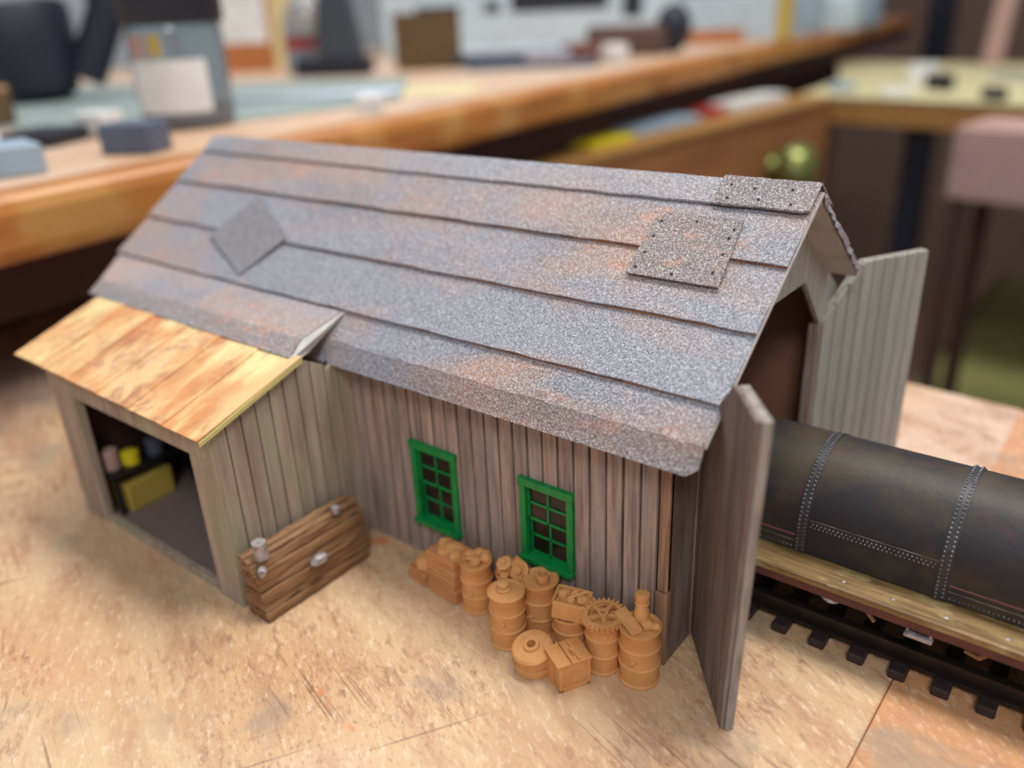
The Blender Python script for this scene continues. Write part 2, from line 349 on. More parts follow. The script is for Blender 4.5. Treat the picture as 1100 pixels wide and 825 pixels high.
t = thing('side_table', 'cream topped side table with brown front edge beyond the drawer', 'table', (-10, 140, FZ))
o = Vector((-10, 140, FZ))
q = [(-42.0,120.7), (-8.8,113), (60,97), (60,186), (-20,192), (-62,200), (-45,150)]
b = MB(); b.plate([(x-o.x, y-o.y, 3-o.z) for x, y in q], (0,0,1), .6); b.build('table_top', m_cream, t)
b = MB()
for (x0,y0),(x1,y1) in ((q[0],q[1]),(q[1],q[2])):
    b.hexa([(x0-o.x,y0-o.y,-.6-o.z),(x1-o.x,y1-o.y,-.6-o.z),(x1-o.x,y1+1.5-o.y,-.6-o.z),(x0-o.x,y0+1.5-o.y,-.6-o.z),
            (x0-o.x,y0-o.y,3-o.z),(x1-o.x,y1-o.y,3-o.z),(x1-o.x,y1+1.5-o.y,3-o.z),(x0-o.x,y0+1.5-o.y,3-o.z)])
b.build('front_edge', m_edge2, t)
for x, y, wd in ((-23.5,122,3.0), (78,105,3)):
    b = MB(); b.box(x-wd/2-o.x, x+wd/2-o.x, y-1.5-o.y, y+1.5-o.y, 0, 2.4-o.z); b.build('leg', m_navy, t)
g = 'small parts on the cream side table'
item('tool_tin', 'pale blue tin at the left end of the cream side table', 'tin', m_lblue, (-38,130,3), 4, 4, 1.2, .3)
item('paper_scrap', 'white paper scrap on the left part of the cream side table', 'paper', m_white, (-28.5,126,3), 4.5, 5, .8, .5)
item('plastic_tub', 'white tub standing further back on the cream side table', 'tub', m_white, (-29,143,3), 4.5, 4.5, 3.2, .2)
item('black_clamp', 'larger dark clamp in the middle of the cream side table', 'clamp', m_navy, (-24.3,134,3), 2, 5.5, 2.4, .7)
item('black_clip', 'smaller dark clip right of the clamp on the cream side table', 'clip', m_navy, (-14.2,121,3), 2.4, 4, 1.6, .5)
b = MB(); b.box(-14, 14, -1.2, 1.2, 0, 1.6); b.box(14, 18, -.7, .7, .3, 1.2)
tag(put(b.build('steel_rule', m_steel, bevel=.2), (-6,147,3), -.2), 'bright steel rule lying along the cream side table', 'ruler')
t = thing('tool_trolley', 'dusty pink wooden box on dark legs before the cream side table', 'box', (-1.5,98,FZ), -.15)
b = MB(); b.box(-11.5, 11.5, -4, 7, 119, 127.5); b.build('box_body', m_pinkgrey, t, bevel=.3)
for x, y in ((-10,-3),(10,-3),(-10,6),(10,6)):
    b = MB(); b.box(x-.8, x+.8, y-.8, y+.8, 0, 119); b.build('leg', m_dark, t)
t = thing('padded_stool', 'olive green padded stool standing under the cream side table', 'stool', (24,141,FZ))
b = MB(); b.box(-42, 42, -31, 44, 76, 87); b.build('seat_cushion', m_olive, t, bevel=3)
for x, y in ((-38,-27),(38,-27),(-38,40),(38,40)):
    b = MB(); b.box(x-2, x+2, y-2, y+2, 0, 76); b.build('leg', m_dark, t)
item('dark_cabinet', 'very dark cabinet at far right behind the side table', 'cabinet', m_navy, (34,300,FZ), 60, 20, 190, -.2)
b = MB(); b.cyl((0,0,0), (1.5,0,24), 2.0, seg=16); o1 = b.build('pink_handle_tool', m_pinkgrey)
b = MB(); b.ball((1.6,0,26), 3.0, 16, .8); b.build('round_end', m_cream, o1)
tag(put(o1, (-26.5,186,3), 0), 'upright dusty pink handle with pale round end', 'tool')

# ------------------------------------------------------------------ things on the raised bench
def jar():
    t = thing('paint_jar', 'clear paint jar with tall black cap and white label', 'jar', (-48.6,18.2,BZ+.15), .35)
    b = MB(); b.lathe([(2.9,0),(3.15,.25),(3.2,.8),(3.2,6.2),(2.9,6.9),(2.6,7.2)], 40); b.build('glass_body', m_glass, t)
    b = MB(); b.lathe([(2.8,.3),(2.95,1),(2.95,1.4),(.01,1.5)], 32); b.build('paint_layer', m_slate, t)
    b = MB(); b.lathe([(3.3,6.6),(3.45,6.9),(3.45,12.4),(3.2,12.8),(.01,12.8)], 40); b.build('black_cap', m_navy, t)
    b = MB(); seg = 20; vs = []
    for i in range(seg+1):
        a = -PI/2-.55+1.75*i/seg
        for z, r in ((1.0,3.26),(4.4,3.26)): vs.append((r*math.cos(a), r*math.sin(a), z))
    b.add(vs, [(2*i,2*i+2,2*i+3,2*i+1) for i in range(seg)], True); b.build('white_label', m_white, t)
    for nm, mt, a0, a1 in (('yellow_patch', m_yel, .1, .35), ('purple_patch', m_pinkgrey, -.45, 0)):
        b = MB(); vs = []
        for i in range(7):
            a = -PI/2+a0+(a1-a0)*i/6
            for z in (4.6, 6.0): vs.append((3.26*math.cos(a), 3.26*math.sin(a), z))
        b.add(vs, [(2*i,2*i+2,2*i+3,2*i+1) for i in range(6)], True); b.build(nm, mt, t)
jar()
# cutting mat
b = MB(); b.plate([(x+70, y-30, .15) for x, y in [(-62.4,10.7),(-46.4,18.9),(-45.6,36.4),(-63.5,55.8),(-118,34.3),(-118,8)]], (0,0,1), .15)
tag(put(b.build('cutting_mat', m_mat), (-70,30,BZ)), 'grey green cutting mat lying on the raised bench top', 'mat')
BM = BZ+.15
item('slate_block', 'slate blue grey block near the raised bench edge before the jar', 'block', m_slate, (-39.6,9.0,BZ), 3.1, 2.4, 1.7, .5, bevel=.1)
item('pale_blue_block', 'pale grey blue block at the left frame edge on the bench', 'block', m_lblue, (-39.2,1.6,BZ), 3.6, 3.0, 1.5, -.2)
item('navy_cutter', 'dark blue low tool behind the pale blue block', 'tool', m_navy, (-49.5,8.3,BM), 3.4, 4.2, .8, .5)
item('white_cube', 'small white block between navy tool and the paint jar', 'block', m_white, (-49.5,12,BM), 2.3, 2.2, 1.5, .4)
item('white_strip', 'long off white strip lying at the left on the mat', 'strip', m_white, (-53.5,5.2,BM), 9, 2.0, .5, .55)
item('tan_stick', 'tan wooden stick leaning at the left frame edge', 'stick', m_tan, (-66,11,BM), 1.6, 12, 1.2, .9, rot=(.25,0,.9))
item('olive_sponge', 'olive brown sponge at the left frame edge on the mat', 'sponge', m_khaki, (-66,9,BM), 6, 6, 2.6, .4)
# black container with handle
t = thing('black_scoop', 'black rounded plastic scoop with upright handle at far left', 'scoop', (-85,24.5,BM), .3)
R1 = Matrix.Rotation(-.25, 4, 'Y')
b = MB(); b.lathe([(2.6,0),(3.6,.6),(5.0,4.5),(5.6,8),(5.4,8.6),(5.0,8.2),(4.0,4),(.01,1.2)], 28, M4=R1); b.build('bowl', m_navy, t)
b = MB(); b.tube([(3.5,2.5,2), (6,4.5,8), (7,5.5,15), (10,8,20)], 1.9); b.build('handle', m_navy, t)
item('red_bottle', 'red bottle at the top left corner behind the black scoop', 'bottle', m_red, (-104,26,BM), 5, 5, 22, .2, bevel=.8)
def carton(name, label, m, loc, sx, sy, sz, rz, lz0, lz1):
    t = thing(name, label, 'box', loc, rz)
    b = MB(); b.box(-sx/2, sx/2, -sy/2, sy/2, 0, sz); b.build('carton', m, t, bevel=.1)
    b = MB(); b.box(-sx/2+.4, sx/2-.4, -sy/2-.06, -sy/2, lz0, lz1); b.build('paper_label', m_white, t)
carton('brown_carton', 'narrow brown carton with white label left of the paint jar', m_brownbox, (-77.5,37,BM), 5.6, 5, 11.5, .9, 2.6, 8.5)
carton('orange_carton', 'orange brown carton with big white label right of the paint jar', m_orbox, (-108,65,BZ), 9.5, 8, 17, .9, 4.0, 12.5)
item('yellow_tube_box', 'pale yellow upright carton right of the orange carton', 'box', m_cream, (-112,76,BZ), 4.5, 5, 16, .9)
t = thing('clear_bottle', 'clear plastic bottle with pale cap and red band', 'bottle', (-87.6,61.5,BZ), .6)
b = MB(); b.lathe([(3,0),(3.2,.5),(3.2,6.5),(2.6,8),(1.4,9)], 28); b.build('bottle_body', m_glass, t)
b = MB(); b.lathe([(1.7,8.6),(1.7,11.2),(1.2,11.6),(.01,11.6)], 20); b.build('cap', m_white, t)
b = MB(); b.lathe([(3.25,3.2),(3.25,4.6)], 28, cap=False); b.build('red_band', m_red, t)
t = thing('dark_stand', 'dark grey tapered stand just right of the clear bottle', 'stand', (-79.5,60,BZ), .6)
b = MB(); b.hexa([(-3,-2,0),(3,-2,0),(3,2,0),(-3,2,0),(-1.6,-1.2,14),(1.2,-1.2,14),(1.2,1.2,14),(-1.6,1.2,14)]); b.build('body', flat('charcoal', hx(62,66,74)), t, bevel=.2)
b = MB(); b.box(-5.5, 3.6, -2.6, 2.6, 0, 2.2); b.build('base', m_navy, t, bevel=.2)
item('aluminium_bar', 'flat bright metal bar lying on the mat left of the building ridge', 'bar', m_steel, (-56,33,BM), 20, 1.4, .5, .75)
item('white_eraser', 'small white cube on the bench edge above the shed ridge', 'cube', m_white, (-40.8,28.6,BZ), 1.9, 1.7, 1.3, .6)
item('cream_sheet', 'cream paper sheet on the bench before the dark brown block', 'paper', m_cream, (-50,45,BZ), 9, 11, .1, .6)
item('brown_block', 'dark brown square block standing on the raised bench', 'block', m_khaki, (-74.5,71,BZ), 8.6, 4, 7.0, .68)
t = thing('parts_organiser', 'cool white storage unit with dark openings behind the brown block', 'cabinet', (-86,112,BZ), .62)
b = MB(); b.box(-28, 24, 0, 10, 0, 26); b.build('case', m_pwhite, t, bevel=.3)
for x0, x1, z0, z1 in ((-22,-14,6.5,8), (-5,12,6.5,14), (-9.5,-7,6.5,8.5), (14.5,18,5,14)):
    b = MB(); b.box(x0, x1, -.12, 0, z0, z1); b.build('dark_opening', m_navy, t)
item('white_tray', 'low cool white tray in front of the storage unit', 'tray', m_pwhite, (-74,93,BZ), 22, 5, 1.6, .62)
t = thing('hobby_knife', 'hobby knife with dark handle and bright wide blade', 'knife', (-62.5,79,BZ), .64)
b = MB(); b.cyl((-11,-1,.9), (-1,0,.9), .8, seg=14); b.build('handle', m_navy, t)
b = MB(); b.box(-1.5, 8.5, -1.0, 1.0, .5, 2.0); b.build('blade', m_steel, t, bevel=.3)
item('dark_tool_case', 'dark long tool case lying below the bright blade', 'case', m_slate, (-58,72,BZ), 16, 3, .9, .64)
t = thing('brown_plane', 'brown wooden block tool with black knob on the bench', 'tool', (-58.5,96,BZ), .64)
b = MB(); b.box(-6, 5.5, -2.2, 2.2, 0, 4.2); b.build('body', flat('brown_leather', hx(92,66,56)), t, bevel=.8)
b = MB(); b.ball((6.5,0,3.5), 2.6, 16, 1.3); b.build('knob', m_navy, t)
b = MB(); b.lathe([(1.5,0),(1.9,1.0),(1.7,2.2),(.01,2.4)], 18); tag(put(b.build('white_bead', m_white), (-51.5,81,BZ)), 'small pale pink bead in front of the brown block tool', 'bead')
b = MB(); b.lathe([(4.5,0),(4.8,1.4),(4.5,2.3),(.01,2.4)], 24); tag(put(b.build('maroon_lid', m_brownbox), (-57.5,85.5,BZ)), 'maroon round lid beside the bright knife blade', 'lid')
item('white_storage_box', 'long low cool white box beyond the black knob', 'box', m_pwhite, (-68,143,BZ), 24, 7, 8, .55)
item('amber_wood_block', 'amber wood strip in front of the long white box', 'block', m_orbox, (-63,129,BZ), 14, 3, 2.2, .55)
item('blue_grey_bin', 'blue grey storage bin standing behind the long white box', 'bin', m_lblue, (-86,160,BZ), 30, 8, 20, .55)
item('yellow_post', 'dull yellow upright post near far end of the bench', 'post', m_yel, (-49.5,132,BZ), 2.6, 2.6, 26, .3)
for i, (x, y, r, h, mm, lb) in enumerate([(-58,163,4,9,m_lblue,'blue grey jar just right of the yellow post'), (-56,178,4.5,8,m_pwhite,'cool white jar in the middle of the far jars'),
                              (-60,205,5,9,m_lblue,'blue grey jar near the bench far end')]):
    b = MB(); b.lathe([(r*.95,0),(r,.6),(r,h*.8),(r*.7,h*.9),(r*.7,h),(.01,h)], 22)
    tag(put(b.build('storage_jar', mm), (x,y,BZ)), lb, 'jar', 'jars at the far end of the raised bench')
item('black_post', 'black upright post standing at the far end of the bench', 'post', m_navy, (-62.5,299,FZ), 7, 7, 190, -.1)

# ------------------------------------------------------------------ the model shed
shed = thing('model_shed', 'grey weathered model engine shed with speckled rusty roof and open doors', 'model building', (0,0,0))
RZ, RY, SL = 12.24, 6.036, 0.7426          # ridge height, ridge y, slope
def zr(y): return RZ - SL*abs(RY-y)
def boards(mb, f, u0, u1, width, top, bot=lambda u: 0, holes=(), th=.14, gap=.035, breaks=()):
    """Vertical boards; f(u, z, w) gives the point, w = outward depth."""
    n = max(1, round((u1-u0)/width)); wd = (u1-u0)/n
    for i in range(n):
        a, c = u0+i*wd+gap/2, u0+(i+1)*wd-gap/2
        cuts = sorted({a, c}|{h[0] for h in holes if a < h[0] < c}|{h[1] for h in holes if a < h[1] < c}|{x for x in breaks if a < x < c})
        for p, q in zip(cuts, cuts[1:]):
            mid = (p+q)/2
            segs = [(bot(p), bot(q), None, None)]
            hs = [h for h in holes if h[0] <= mid <= h[1]]
            lo = (bot(p+1e-4), bot(q-1e-4))
            pieces = []
            for h in sorted(hs, key=lambda h: h[2]):
                pieces.append((lo, (h[2], h[2]))); lo = (h[3], h[3])
            pieces.append((lo, (top(p), top(q))))
            for (l0, l1), (t0, t1) in pieces:
                if t0-l0 < .02 and t1-l1 < .02: continue
                mb.hexa([f(p,l0,th), f(q,l1,th), f(q,l1,0), f(p,l0,0), f(p,t0,th), f(q,t1,th), f(q,t1,0), f(p,t0,0)])
WT = .12
# front wall (board faces at y = 0), with its two window openings
W1 = (-9.42, -7.46, 1.38, 4.44); W2 = (-4.92, -3.02, 1.72, 4.56)
fw = lambda u, z, w: (u, WT-w, z)
hl = [(W1[0]+.1, W1[1]-.1, W1[2]+.1, W1[3]-.1), (W2[0]+.1, W2[1]-.1, W2[2]+.1, W2[3]-.1)]
b = MB(); boards(b, fw, -26.0, -.36, .535, lambda u: 7.3, holes=hl, th=WT, gap=.085)
b.build('front_wall', m_wall, shed)
b = MB()
xs = [-26, hl[0][0], hl[0][1], hl[1][0], hl[1][1], -.18]
for i in range(5):
    if i in (1, 3):
        h = hl[i//2]; b.box(xs[i], xs[i+1], WT, WT+.15, 0, h[2]); b.box(xs[i], xs[i+1], WT, WT+.15, h[3], 7.3)
    else: b.box(xs[i], xs[i+1], WT, WT+.15, 0, 7.3)
b.build('wall_backing', m_back, shed)
# corner post with small notch
b = MB(); b.box(-.34, 0.02, -.06, .16, 0, 2.45); b.box(-.30, 0.0, -.03, .16, 2.5, 7.1); b.build('corner_post', m_post, shed, bevel=.02)
# gable wall facing +x, with the tall engine opening
H0, H1 = 1.75, 10.32
def otop(y):
    if y < H0 or y > H1: return 0
    k = min(y-H0, H1-y)
    return min(7.0+k*(8.98-7.0)/1.9, 8.98)
gw = lambda u, z, w: (w-.16, u, z)
br = (H0, H0+1.9, H1-1.9, H1, RY)
b = MB(); boards(b, gw, .02, H0, .55, lambda y: zr(y)-.15, th=.16, breaks=br); b.build('gable_side_wall', m_door, shed)
b = MB(); boards(b, gw, H1, 11.75, .55, lambda y: zr(y)-.15, th=.16, breaks=br); b.build('gable_side_wall', m_gable, shed)
b = MB(); boards(b, gw, H0, H1, .55, lambda y: zr(y)-.15, bot=otop, th=.16, breaks=br); b.build('gable_top_boards', m_gable, shed)
# back walls, left gable and floor plate (closing the building)
b = MB(); b.box(-26, -.16, 11.6, 11.75, 0, 7.7)
b.plate([(-26,.15,0),(-26,11.6,0),(-26,11.6,7.7),(-26,RY,RZ-.2),(-26,.15,7.7)], (-1,0,0), .15)
b.build('back_walls', m_wall, shed)
b = MB(); b.box(-25.8, -.17, .3, .34, 0.02, 7.6); b.box(-25.8,-.17, 11.8, 11.86, 0.02, 7.6) ; b.box(-15.0,-14.9,.34,11.8,.02,9.2)
b.build('inner_lining', m_inner, shed) if False else None
b = MB(); b.box(-25.7, -.2, 11.5, 11.56, .02, 7.6); b.box(-16.1, -16.0, .5, 11.7, .02, 7.6); b.build('inner_lining', m_inner, shed)
# door jamb seen in the opening
for ya, yb in ((H1-.05, H1+.25), (H0-.25, H0+.02)):
    b = MB(); b.box(-.35, .02, ya, yb, 0, 7.0); b.build('door_jamb', m_wall, shed, bevel=.02)

# roof: front slope in overlapping courses, each its own length
XL, XR = -27.0, 1.03
nrm = Vector((0, -SL, 1)).normalized(); nrb = Vector((0, SL, 1)).normalized()
def rp(x, y, lift=0): p = Vector((x, y, RZ-SL*(RY-y))); return p+nrm*lift
b = MB()
rows = [(RY, 3.93, XL+.0, XR), (4.0, 2.22, XL-.1, XR), (2.3, .50, XL-.15, XR)]
rnd = random.Random(4)
def strip(mb, ya, yb, x0, x1, lift_b=.16, t=.07, seg=40, jag=.02):
    """one course from upper line ya to lower line yb; its lower edge stands proud of the next course"""
    up = []; lo = []
    for i in range(seg+1):
        x = x0+(x1-x0)*i/seg
        up.append(rp(x, ya, .045)); lo.append(rp(x, yb+rnd.uniform(-jag, jag), lift_b))
    vs = up+lo+[p-nrm*t*.5 for p in up]+[p-nrm*t for p in lo]; k = seg+1; fs = []
    for i in range(seg):
        fs += [(i, k+i, k+i+1, i+1), (2*k+i, 2*k+i+1, 3*k+i+1, 3*k+i), (k+i, 3*k+i, 3*k+i+1, k+i+1), (i+1, 2*k+i+1, 2*k+i, i)]
    fs += [(0, 2*k, 3*k, k), (k-1, 2*k-1, 4*k-1, 3*k-1)]
    mb.add(vs, fs)
for ya, yb, x0, x1 in rows: strip(b, ya, yb, x0, x1)
strip(b, .58, -.42, -12.62, XR-.02, lift_b=.03)
# turned-down eave strip on the right section
b.plate([rp(-12.6,.40,.02), rp(-13.15,-.42,.03), rp(-12.6,-.42,.03)], nrm, .06)
a0, a1 = rp(-13.15,-.42,.03), rp(XR-.02,-.42,.03); c0 = Vector((-13.35,-.80,6.78)); c1 = Vector((XR-.03,-.80,6.78))
n2 = (a1-a0).cross(c0-a0).normalized(); n2 = n2 if n2.z > 0 else -n2
b.plate([a0, c0, c1-Vector((.28,0,0)), c1+Vector((0,.12,.20)), a1], n2, .07)
b.build('front_roof_slope', m_roof, shed)
# white card deck under the roofing and the back slope
b = MB(); e = .04
def slab(mb, x0, x1, ya, yb, t, sgn=1, lift=0):
    z = lambda y: RZ-SL*abs(RY-y)
    n = nrm if sgn > 0 else nrb
    p = [Vector((x0,ya,z(ya))), Vector((x0,yb,z(yb))), Vector((x1,yb,z(yb))), Vector((x1,ya,z(ya)))]
    if sgn < 0: p = p[::-1]
    mb.plate([q+n*lift for q in p], n, t)
slab(b, -26.9, XR-.02, RY, .55, .12); slab(b, -12.6, XR-.04, .6, -.36, .10, lift=-.06)
b.build('roof_deck', m_card, shed)
b = MB(); seg = 26; vs = []; rr = random.Random(8)
slab(b, -26.9, -.1, RY, 11.95, .14, sgn=-1); slab(b, -.1, XR-.1, RY, 10.55, .14, sgn=-1); 
b.build('back_roof_deck', m_card, shed)
b = MB(); slab(b, -26.9, -.1, RY, 11.9, .05, sgn=-1, lift=.06); slab(b, -.1, XR-.02, RY, 10.5, .05, sgn=-1, lift=.06); b.build('back_roof_slope', m_roof, shed)
# ragged torn edge of the roofing paper along the far verge
b = MB(); pts = []
for i in range(26):
    y = RY+.05+(10.6-RY)*i/25
    z = RZ-SL*(y-RY); pts.append((Vector((XR+rr.uniform(-.03,.07), y, z+.09)), Vector((XR-.15, y, z+.13)), Vector((XR+rr.uniform(-.02,.05), y, z-rr.uniform(.10,.18)))))
for p, q in zip(pts, pts[1:]):
    b.add([p[0], q[0], q[1], p[1]], [(0,1,2,3)]); b.add([p[0], q[0], q[2], p[2]], [(3,2,1,0)])
b.build('torn_verge_paper', m_cap, shed)
# pale cut edge on the front verge
b = MB(); w0 = rp(XR, RY, .06); w1 = rp(XR, -.42, .03)
b.plate([w0+Vector((.0,0,0)), w1, w1-nrm*.09, w0-nrm*.09][::-1], (1,0,0), -.03); b.build('verge_edge', m_card, shed)
# ridge cap, folded over the ridge
def cap(name, x0, x1, ylow, lift, mat, yb=7.0, jag=.015, seg=30):
    b = MB(); A = []; B = []; D = []
    for i in range(seg+1):
        x = x0+(x1-x0)*i/seg
        A.append(rp(x, ylow+rnd.uniform(-jag, jag), lift)); B.append(Vector((x, RY, RZ+lift*1.25+rnd.uniform(-.008,.008)))); D.append(Vector((x, yb, RZ-SL*(yb-RY)))+nrb*lift)
    k = seg+1; dn = Vector((0,0,-.06)); vs = A+B+D+[p+dn for p in A]+[p+dn for p in B]+[p+dn for p in D]; fs = []
    for i in range(seg):
        fs += [(i,i+1,k+i+1,k+i), (k+i,k+i+1,2*k+i+1,2*k+i), (3*k+i,i+3*k+1,i+1,i)]
    fs += [(0,k,4*k,3*k),(k,2*k,5*k,4*k),(k-1,4*k-1,5*k-1,2*k-1),(2*k-1,5*k-1,6*k-1,3*k-1)]
    b.add(vs, fs); return b.build(name, mat, shed)
cap('ridge_cap', XL+.1, -1.72, 5.38, .17, m_cap)
c = cap('ridge_cap_repair', -1.80, XR-.05, 5.36, .235, m_patch, seg=12, jag=.03)
def nails(parent, pts, lift):
    for x, y in pts:
        b = MB(); p = rp(x, y, lift); q = nrm.to_track_quat('Z', 'Y').to_matrix().to_4x4()
        b.lathe([(.042,0),(.04,.025),(.001,.035)], 8, M4=Matrix.Translation(p)@q); b.build('nail', m_nail, parent)
nails(c, [(-1.45,5.9),(-1.4,5.52),(-.5,5.55),(-.75,5.85),(.3,5.9),(.42,5.5)], .235)
# square patches
def patch(pts, mat, lift, nls):
    b = MB(); b.plate([rp(x, y, lift) for x, y in pts], nrm, .05); o = b.build('roof_patch', mat, shed); nails(o, nls, lift); return o
patch([(-3.22,3.1),(-.42,3.1),(-.62,4.95),(-3.2,4.9)], m_patch, .235,
      [(-2.95,4.65),(-2.95,4.2),(-2.95,3.72),(-3.0,3.3),(-1.85,3.25),(-.75,3.45),(-.72,3.95),(-.78,4.4),(-.75,4.65),(-1.9,4.75)])
patch([(-18.5,.75),(-17.45,2.35),(-20.7,3.75),(-21.9,1.9)], m_patch2, .21, [])
# dark line and rust under each course: thin felt strip just below the lap
b = MB()
for yb, x0, x1 in ((5.36,XL,-1.8), (3.93,XL,-3.2), (3.93,-.45,XR), (2.22,XL,XR), (.5,-12.6,XR)):
    p = [rp(x0,yb-.015,.055), rp(x1,yb-.015,.055), rp(x1,yb+.05,.075), rp(x0,yb+.05,.075)]
    b.plate(p, nrm, .03)
b.build('felt_lap', m_rustedge, shed)

# lean-to wing projecting to the front
WX0, WX1, WY = -22.2, -12.03, -5.44
def zw(y): return 7.42+.355*(y+2.1)      # underside of the lean-to roof
sw = lambda u, z, w: (WX1-.16+w, u, z)
b = MB(); boards(b, sw, WY, 0.0, .54, lambda y: min(zw(y)-.08, 7.36-(y+1.95)*.55 if y < -.95 else RZ-SL*(RY-y)-.4), th=.16, gap=.06, breaks=(-1.95,-.95)); b.build('wing_side_wall', m_wing, shed)
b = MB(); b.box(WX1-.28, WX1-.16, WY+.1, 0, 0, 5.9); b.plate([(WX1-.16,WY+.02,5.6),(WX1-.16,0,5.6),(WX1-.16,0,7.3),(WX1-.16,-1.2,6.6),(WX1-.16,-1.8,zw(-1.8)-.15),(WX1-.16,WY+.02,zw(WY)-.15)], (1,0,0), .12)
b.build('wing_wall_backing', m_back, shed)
b = MB(); b.box(WX0, WX0+.2, WY+.1, -.02, 0, 5.9); b.plate([(WX0,WY+.1,5.8),(WX0,-.02,5.8),(WX0,-.02,zw(0)-.1),(WX0,WY+.1,zw(WY)-.1)][::-1], (-1,0,0), .2); b.build('wing_far_wall', m_wing, shed)
b = MB(); b.box(WX1-1.32, WX1-.02, WY-.05, WY+.28, 0, zw(WY)-.12); b.build('post', m_wing, shed, bevel=.03)
b = MB(); b.box(WX0-.02, WX0+1.55, WY-.05, WY+.28, 0, zw(WY)-.12); b.build('post', m_wing, shed, bevel=.03)
b = MB(); b.box(WX0, WX1-.3, WY-.09, WY+.22, 5.28, zw(WY)-.14); b.build('header_beam', m_wing, shed, bevel=.03)
b = MB(); b.box(WX0+1.5, WX1-1.3, WY+.02, WY+.30, 0, .26); b.build('sill_beam', m_wing, shed, bevel=.03)
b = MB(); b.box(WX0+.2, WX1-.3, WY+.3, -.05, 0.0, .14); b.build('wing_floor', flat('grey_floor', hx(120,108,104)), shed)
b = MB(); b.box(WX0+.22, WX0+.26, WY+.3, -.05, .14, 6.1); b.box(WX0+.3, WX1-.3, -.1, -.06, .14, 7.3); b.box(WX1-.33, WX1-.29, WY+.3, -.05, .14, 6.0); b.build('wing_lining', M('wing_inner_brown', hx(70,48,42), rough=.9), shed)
# rusty sheet roof of the lean-to, in five standing sheets
b = MB()
A = [Vector((-23.6,-5.9,6.42)), Vector((-11.93,-5.9,6.22)), Vector((-11.80,-2.0,7.50)), Vector((-24.1,-2.0,7.56))]
nn = (A[1]-A[0]).cross(A[3]-A[0]).normalized()
ns = 6
for i in range(ns):
    a, c = i/ns, (i+1)/ns+.012
    p = [A[0].lerp(A[1], a)+nn*.0, A[0].lerp(A[1], min(c,1))+nn*.05, A[3].lerp(A[2], min(c,1))+nn*.05, A[3].lerp(A[2], a)]
    b.hexa([q-nn*.06 for q in p]+p)
b.build('lean_to_roof', m_orange, shed)
# pale broken card edge along its right side
b = MB(); p0, p1 = Vector((-11.90,-5.88,6.20)), Vector((-11.86,-2.0,7.50))
b.plate([p0, p1, p1-Vector((0,.02,.16)), p0-Vector((0,0,.13))][::-1], (1,0,0), -.05); b.build('lean_to_edge', M('yellow_card_edge', hx(196,186,120), rough=.8), shed)
# grey roofing that sweeps from the main roof down onto the lean-to
b = MB()
G = [(XL-.15,.56,8.18), (-12.60,.56,8.18), (-12.45,-1.45,7.80), (-12.15,-2.25,7.50), (-24.75,-2.25,7.54), (-25.3,-1.40,7.82)]
up = [Vector(q) for q in G]
def quadplate(mb, p, t): 
    n = (p[1]-p[0]).cross(p[2]-p[0]).normalized(); n = n if n.z > 0 else -n
    mb.hexa([q-n*t for q in p]+list(p))
quadplate(b, [up[5], up[2], up[1], up[0]], .08); b.build('swept_roof_panel', m_roof, shed)
b = MB(); quadplate(b, [up[4], up[3], up[2], up[5]], .08); b.build('rusty_roof_flap', m_patch, shed)
# pale torn edge closing the triangular gap beside the swept panel
b = MB()
b = MB(); b.plate([(-12.42,.5,8.19), (-12.33,-1.45,7.80), (-12.02,-2.2,7.50), (-11.98,-2.12,7.36), (-12.24,-1.3,7.42), (-12.36,-.5,7.74)][::-1], (1,0,.15), .10)
b.build('torn_card_edge', m_card, shed)

# windows
def window(W):
    x0, x1, z0, z1 = W; 
    f = MB(); y0, y1 = -.12, .10; fwid = .22
    f.box(x0, x0+fwid, y0, y1, z0, z1); f.box(x1-fwid, x1, y0, y1, z0, z1)
    f.box(x0-.03, x1+.03, y0-.04, y1, z1-fwid, z1+.04)
    f.box(x0-.02, x1+.02, y0-.12, y1+.1, z0, z0+.18)
    o = f.build('window', m_green, shed, bevel=.025)
    ix0, ix1, iz0, iz1 = x0+fwid, x1-fwid, z0+.18, z1-fwid; mz = (iz0+iz1)/2+.05; mx = (ix0+ix1)/2
    for nm, za, zb, yy in (('upper_sash', mz-.03, iz1, .03), ('lower_sash', iz0, mz+.05, .12)):
        s = MB(); r = .06
        s.box(ix0, ix0+r, yy, yy+.09, za, zb); s.box(ix1-r, ix1, yy, yy+.09, za, zb)
        s.box(ix0, ix1, yy, yy+.09, za, za+r+.02); s.box(ix0, ix1, yy, yy+.09, zb-r, zb)
        s.box(mx-.03, mx+.03, yy, yy+.07, za, zb); s.box(ix0, ix1, yy, yy+.07, (za+zb)/2-.028, (za+zb)/2+.028)
        s.build(nm, m_green, o)
        g = MB(); g.box(ix0, ix1, yy+.05, yy+.06, za, zb); g.build('pane', m_pane, o)
window(W1); window(W2)

